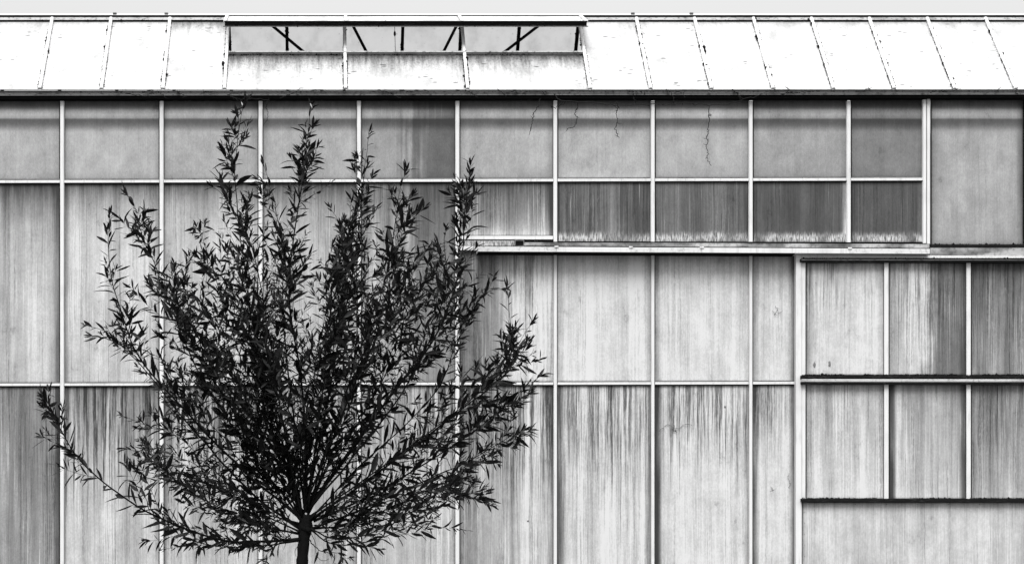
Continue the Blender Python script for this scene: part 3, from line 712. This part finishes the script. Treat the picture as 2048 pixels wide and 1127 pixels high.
SH = [  # photo-pixel course from the head outwards, sideways depth at the tip (m), base radius px, leaf scale
 ([(600, 1078), (520, 1082), (440, 1078), (330, 1040), (250, 995), (185, 945), (145, 900), (118, 850), (98, 808), (86, 790)], -.25, 4.6, 1.15),
 ([(602, 1070), (530, 1090), (450, 1092), (385, 1080), (335, 1052), (318, 1040)], .35, 3.0, .9),
 ([(600, 1050), (520, 1000), (450, 930), (395, 868), (345, 810), (300, 750), (250, 698), (222, 668), (170, 648)], .3, 4.2, .9),
 ([(600, 1040), (510, 960), (430, 885), (370, 820), (310, 755), (270, 700), (245, 630), (224, 560), (217, 490), (219, 425)], -.5, 4.6, .95),
 ([(602, 1035), (530, 940), (450, 830), (385, 720), (345, 620), (310, 530), (283, 465), (270, 415), (252, 386)], .2, 4.8, 1.1),
 ([(603, 1030), (540, 930), (470, 830), (420, 740), (392, 660), (372, 600), (366, 560), (374, 520)], -.6, 3.6, .85),
 ([(604, 1030), (560, 900), (500, 760), (455, 640), (430, 550), (410, 490), (396, 460), (388, 455)], .5, 4.2, .95),
 ([(606, 1030), (575, 920), (540, 800), (512, 680), (492, 560), (478, 450), (470, 360), (474, 290), (482, 235), (490, 203)], -.1, 5.0, 1.0),
 ([(606, 1025), (572, 880), (548, 740), (530, 620), (508, 510), (480, 440), (445, 390), (424, 372)], -.5, 3.8, .95),
 ([(608, 1020), (590, 860), (572, 700), (566, 600), (566, 500), (552, 420), (540, 370), (526, 325)], .6, 3.6, .85),
 ([(610, 1020), (612, 880), (600, 740), (580, 620), (582, 520), (594, 430), (604, 370), (612, 300), (618, 250), (622, 212)], .1, 4.6, 1.0),
 ([(612, 1020), (620, 860), (640, 720), (668, 600), (690, 500), (700, 440), (702, 400)], -.6, 3.8, .85),
 ([(613, 1018), (645, 860), (670, 720), (695, 600), (712, 500), (724, 400), (730, 330), (738, 265)], .1, 5.0, .95),
 ([(614, 1020), (660, 880), (700, 760), (716, 640), (708, 540), (690, 470), (660, 412)], .5, 3.4, .85),
 ([(615, 1020), (665, 880), (720, 730), (757, 610), (778, 520), (792, 440), (798, 390), (812, 340)], -.2, 4.4, 1.05),
 ([(616, 1022), (690, 890), (760, 770), (805, 670), (836, 590), (858, 530), (868, 490)], .6, 3.6, .9),
 ([(616, 1022), (700, 900), (790, 780), (860, 690), (905, 590), (925, 500), (930, 420), (938, 360), (940, 326)], -.1, 4.8, .95),
 ([(617, 1024), (700, 920), (780, 820), (840, 720), (880, 620), (893, 540), (888, 490), (892, 458)], -.6, 3.6, .85),
 ([(618, 1030), (720, 930), (810, 850), (880, 770), (910, 690), (935, 620), (975, 585), (1010, 576)], .5, 3.6, .9),
 ([(618, 1036), (720, 970), (830, 890), (920, 820), (985, 770), (1018, 720), (1022, 660), (1014, 572)], .2, 4.2, 1.05),
 ([(620, 1036), (740, 950), (850, 870), (940, 800), (1000, 745), (1035, 690), (1066, 640)], -.3, 4.2, 1.0),
 ([(620, 1044), (740, 990), (860, 920), (950, 860), (1010, 810), (1045, 778), (1080, 752)], .3, 3.8, .95),
 ([(620, 1050), (740, 1010), (850, 960), (930, 925), (990, 890), (1030, 868), (1050, 858)], -.4, 4.2, .95),
 ([(620, 1058), (690, 1050), (780, 1015), (850, 985), (920, 940), (960, 905), (985, 915)], .5, 3.2, .8),
 ([(620, 1066), (660, 1085), (720, 1086), (800, 1060), (870, 1020), (930, 995), (985, 1010)], -.2, 3.4, .8),
 ([(618, 1075), (640, 1100), (680, 1108), (676, 1140)], -.4, 2.4, .6),
 ([(600, 1052), (520, 1020), (450, 960), (400, 910), (350, 870), (290, 848), (238, 828)], .5, 3.0, .85),
 ([(600, 1056), (520, 1010), (440, 960), (370, 918), (310, 908), (246, 896)], -.5, 3.0, .8),
 ([(598, 1060), (510, 1020), (440, 975), (370, 958), (320, 950), (278, 938)], .2, 3.0, .8),
 ([(598, 1066), (510, 1050), (440, 1020), (380, 980), (330, 940), (300, 900), (286, 880)], -.7, 3.0, .85),
 ([(598, 1072), (560, 1085), (540, 1100), (520, 1128)], -.3, 2.2, .55),
 ([(604, 1030), (552, 860), (520, 720), (495, 600), (470, 520), (440, 470)], .8, 3.4, .85),
 ([(612, 1020), (680, 840), (740, 700), (800, 600), (828, 540), (838, 510)], -.8, 3.6, .9),
 ([(604, 1030), (520, 880), (440, 760), (400, 680), (350, 600), (318, 560)], -.8, 3.4, .85),
 ([(614, 1030), (650, 900), (690, 790), (720, 700), (760, 620), (770, 560)], .8, 3.4, .85),
 ([(620, 1048), (720, 1022), (820, 985), (900, 950), (950, 925), (985, 905)], .4, 3.0, .85),
 ([(620, 1056), (700, 1050), (800, 1030), (880, 1000), (940, 985), (985, 1000)], .2, 2.8, .8),
 ([(620, 1062), (680, 1078), (760, 1058), (830, 1020), (900, 975), (945, 930)], -.5, 2.8, .8),
 ([(598, 1062), (520, 1048), (430, 1010), (360, 968), (320, 930), (296, 900)], .55, 2.8, .85),
 ([(612, 1020), (600, 880), (560, 780), (530, 690), (545, 600), (560, 540)], -.9, 3.4, .85),
]
rf = random.Random(77)
MAIN = list(SH)
for q in range(17):                       # shorter shoots that fill the middle of the crown
    j = rf.randrange(3, 23); a_, b_ = MAIN[j][0], MAIN[min(j + 1, 24)][0]
    na = min(len(a_), len(b_)); w_ = rf.random(); frac = rf.uniform(.36, .85)
    pl = []
    for i in range(na):
        u = i / (na - 1) * frac
        def at(l, u): 
            k_ = u * (len(l) - 1); i0 = min(int(k_), len(l) - 2); t_ = k_ - i0
            return (l[i0][0] * (1 - t_) + l[i0 + 1][0] * t_, l[i0][1] * (1 - t_) + l[i0 + 1][1] * t_)
        pa, pb = at(a_, u), at(b_, u)
        pl.append((pa[0] * w_ + pb[0] * (1 - w_) + rf.gauss(0, 10) * (i > 0), pa[1] * w_ + pb[1] * (1 - w_) + rf.gauss(0, 6) * (i > 0)))
    SH.append((pl, rf.uniform(-.55, .55), rf.uniform(2.4, 3.6), rf.uniform(.8, 1.0)))
def leaf_geo(n=5):
    """unit lanceolate leaf along +X, folded along the midrib, several bends"""
    out = []
    for k in range(10):
        rr = random.Random(k + 40)
        bend = rr.uniform(-.28, .45); side = rr.uniform(-.14, .14); fold = rr.uniform(.15, .6); wd = rr.uniform(.085, .135); tw = rr.uniform(-.9, .9)
        T_ = [0, .07, .22, .45, .7, .88, 1.0]; W = [.12, .14, .75, 1.0, .78, .36, 0.02]
        v = []
        for t, w in zip(T_, W):
            c = Vector((t, side * t * t, -bend * t * t)); a = tw * t
            l = Vector((0, math.cos(a), math.sin(a))) * wd * w; up_ = Vector((0, -math.sin(a), math.cos(a))) * wd * w * fold
            v += [c + l + up_, c, c - l + up_]
        f = []
        for i in range(len(T_) - 1):
            a = i * 3; f += [(a, a + 3, a + 4, a + 1), (a + 1, a + 4, a + 5, a + 2)]
        out.append((v, f))
    return out
LEAF = leaf_geo()
leaves = []       # (matrix, kind, score)
rl = random.Random(5)
def add_leaf(p, tang, roll, ln, ang=None):
    t = tang.normalized(); a = t.cross(Vector((0, 0, 1)))
    if a.length < .05: a = t.cross(Vector((1, 0, 0)))
    a.normalize(); b = t.cross(a)
    rd = a * math.cos(roll) + b * math.sin(roll)
    th = ang if ang is not None else R(rl.uniform(32, 78))
    dx = (t * math.cos(th) + rd * math.sin(th))
    dx = (dx + Vector((0, 0, rl.uniform(-.35, .12)))).normalized()
    n = (t - dx * t.dot(dx)) + Vector((rl.gauss(0, .35), rl.gauss(0, .35), rl.gauss(0, .35) + .2)); n = (n - dx * n.dot(dx)).normalized()
    yv = n.cross(dx)
    M = Matrix((( dx.x * ln, yv.x * ln, n.x * ln, p.x), (dx.y * ln, yv.y * ln, n.y * ln, p.y), (dx.z * ln, yv.z * ln, n.z * ln, p.z), (0, 0, 0, 1)))
    vis = math.hypot(dx.x, dx.z) * (0.25 + abs(n.y)) * ln * (1 - .12 * p.y)
    leaves.append((M, rl.randrange(len(LEAF)), vis))
PX = (D0 + TY) / D0 / K
def leafy(pts, i0, sp, ln, open_=0.0):
    acc = 0; roll = rl.uniform(0, 6.28); n = len(pts)
    cum = [0]
    for i in range(1, n): cum.append(cum[-1] + (pts[i] - pts[i - 1]).length)
    tot = cum[-1]; d = cum[i0]
    while d < tot:
        j = max(1, next((q for q in range(n) if cum[q] >= d), n - 1)); u = (d - cum[j - 1]) / max(cum[j] - cum[j - 1], 1e-6)
        p = pts[j - 1].lerp(pts[j], u); tg = pts[j] - pts[j - 1]
        fr = d / tot
        l = ln * rl.uniform(.55, 1.35) * (1.0 if fr < .84 else .66)
        roll += 2.4 + rl.gauss(0, .35)
        add_leaf(p, tg, roll, l, R(rl.uniform(30, 70)) if fr < .96 else R(rl.uniform(8, 35)))
        d += sp * rl.uniform(.6, 1.45) * (1.0 if fr < .35 else 1.0 + open_ * min(1, (fr - .35) / .3))
    for q in range(5): add_leaf(pts[-1].lerp(pts[-2], q * .3), pts[-1] - pts[-2], q * 2.4 + rl.uniform(-.4, .4), ln * rl.uniform(.35, .75), R(rl.uniform(8, 48)))
twn = 0
for si, (px, dy, r0, ls) in enumerate(SH):
    n = len(px); pts = []
    dy2 = dy * random.uniform(.8, 1.2)
    for i, (x, y) in enumerate(px):
        u = i / (n - 1); pts.append(tp(x, y, dy2 * (1.25 * u - .25 * u * u)))
    pts[0] += Vector((random.gauss(0, .008), random.uniform(-.03, .03), random.uniform(-.03, .02)))
    ns = 40; c = smoothline(pts, ns)
    for i in range(2, ns): c[i] = c[i] + Vector((mnoise.noise(Vector((i * .35, si, 0))), mnoise.noise(Vector((i * .35, si, 9))), mnoise.noise(Vector((i * .35, si, 5))))) * .006
    rr0 = r0 * PX * random.uniform(.40, .68)
    rd = [max(rr0 * (1 - (i / (ns - 1)) ** .8 * .86), .0011) for i in range(ns)]; rd[0] *= 1.5; rd[1] *= 1.2
    v, f = tube(c, rd, 7); br = tlink('branch', mesh('branch', v, f, True), M_TWIG)
    length = sum((c[i] - c[i - 1]).length for i in range(1, ns))
    short = length < .7
    leafy(c, int(ns * (.10 if not short else .3)), .022, .112 * ls, .40)
    # side twigs
    k = int(length * (11 if not short else 6) * rf.uniform(.7, 1.25))
    for q in range(k):
        u = random.uniform(.03, .90) if (px[-1][1] > 620 or random.random() < .45) else random.uniform(.30, .82); i = int(u * (ns - 1)); t = (c[i + 1] - c[i]).normalized()
        a = t.cross(Vector((0, 1, 0))).normalized(); w = random.uniform(0, 6.28)
        rad_ = a * math.cos(w) + t.cross(a) * math.sin(w)
        ll = random.uniform(.14, .42) * (1.12 - u * .55) * (1 if not short else .5)
        if u > .72: ll *= .55
        if u > .5: ll = min(ll, .24)
        if 0.2 < u < .5 and random.random() < .25: ll *= 1.25
        th = R(random.uniform(22, 50)); d0 = t * math.cos(th) + rad_ * math.sin(th)
        tpts = []
        pcur = c[i].copy(); dc = d0.normalized(); stp = ll / 7
        for s_ in range(8):
            tpts.append(pcur.copy()); pcur = pcur + dc * stp
            dc = (dc + Vector((random.gauss(0, .05), random.gauss(0, .05), .06 + random.gauss(0, .05)))).normalized()
        if min(p_.z for p_ in tpts) < tp(0, 1130).z or max(abs(p_.x) for p_ in tpts) > 1.62: continue
        rt = max(rd[i] * .42, .0014)
        v, f = tube(tpts, [rt * (1 - .7 * s_ / 7) for s_ in range(8)], 5)
        if twn < 290: link('twig', mesh('twig', v, f, True), M_TWIG, br)
        else: extra = globals().setdefault('EXTRA', []); extra.append((v, f))
        twn += 1
        leafy(tpts, 1, .0205, random.uniform(.056, .105) * (ls ** .5))
if 'EXTRA' in globals():
    v, f = merge(EXTRA); tag(tlink('twigs', mesh('twigs', v, f, True), M_TWIG), kind='stuff')
# a few hairlike water shoots at the trunk
for q in ([(620, 1062), (631, 1085), (632, 1105), (640, 1118), (650, 1120), (658, 1116)], [(600, 1085), (590, 1100), (592, 1112)]):
    c = smoothline([tp(x, y, -.05) for x, y in q], 14); v, f = tube(c, [.002 * (1 - .5 * i / 14) for i in range(14)], 5); tlink('twig', mesh('twig', v, f, True), M_TWIG)
leaves.sort(key=lambda a: -a[2])
proto = []
for v, f in LEAF:
    me = mesh('leaf', v, f, True); me.materials.append(M_LEAF); proto.append(me)
for M, kd, sc in leaves[:300]:
    o = bpy.data.objects.new('leaf', proto[kd]); COL.objects.link(o); o.parent = tree; o.matrix_basis = M
V, F = [], []
for M, kd, sc in leaves[300:]:
    v, f = LEAF[kd]; o_ = len(V); V += [M @ p_ for p_ in v]; F += [tuple(o_ + i for i in q) for q in f]
tag(tlink('foliage', mesh('foliage', V, F, True), M_LEAF), kind='stuff')
# young tip leaves, the light they catch painted in as a pale colour
for (x, y) in ((482, 203), (620, 206), (818, 345)):
    p = tp(x, y, -.12); lv, lf = LEAF[2]
    M = Matrix.Translation(p) @ Matrix.Rotation(R(-70 if x > 800 else 60), 4, 'Y') @ Matrix.Rotation(R(90), 4, 'X') @ Matrix.Scale(.035, 4)
    o = tlink('tip_leaf', mesh('tip_leaf', lv, lf, True), M_LEAF_LIT); o.matrix_basis = M; o['label'] = 'young leaf at a shoot tip, painted pale as if lit'
print('leaves', len(leaves), 'twigs', twn)
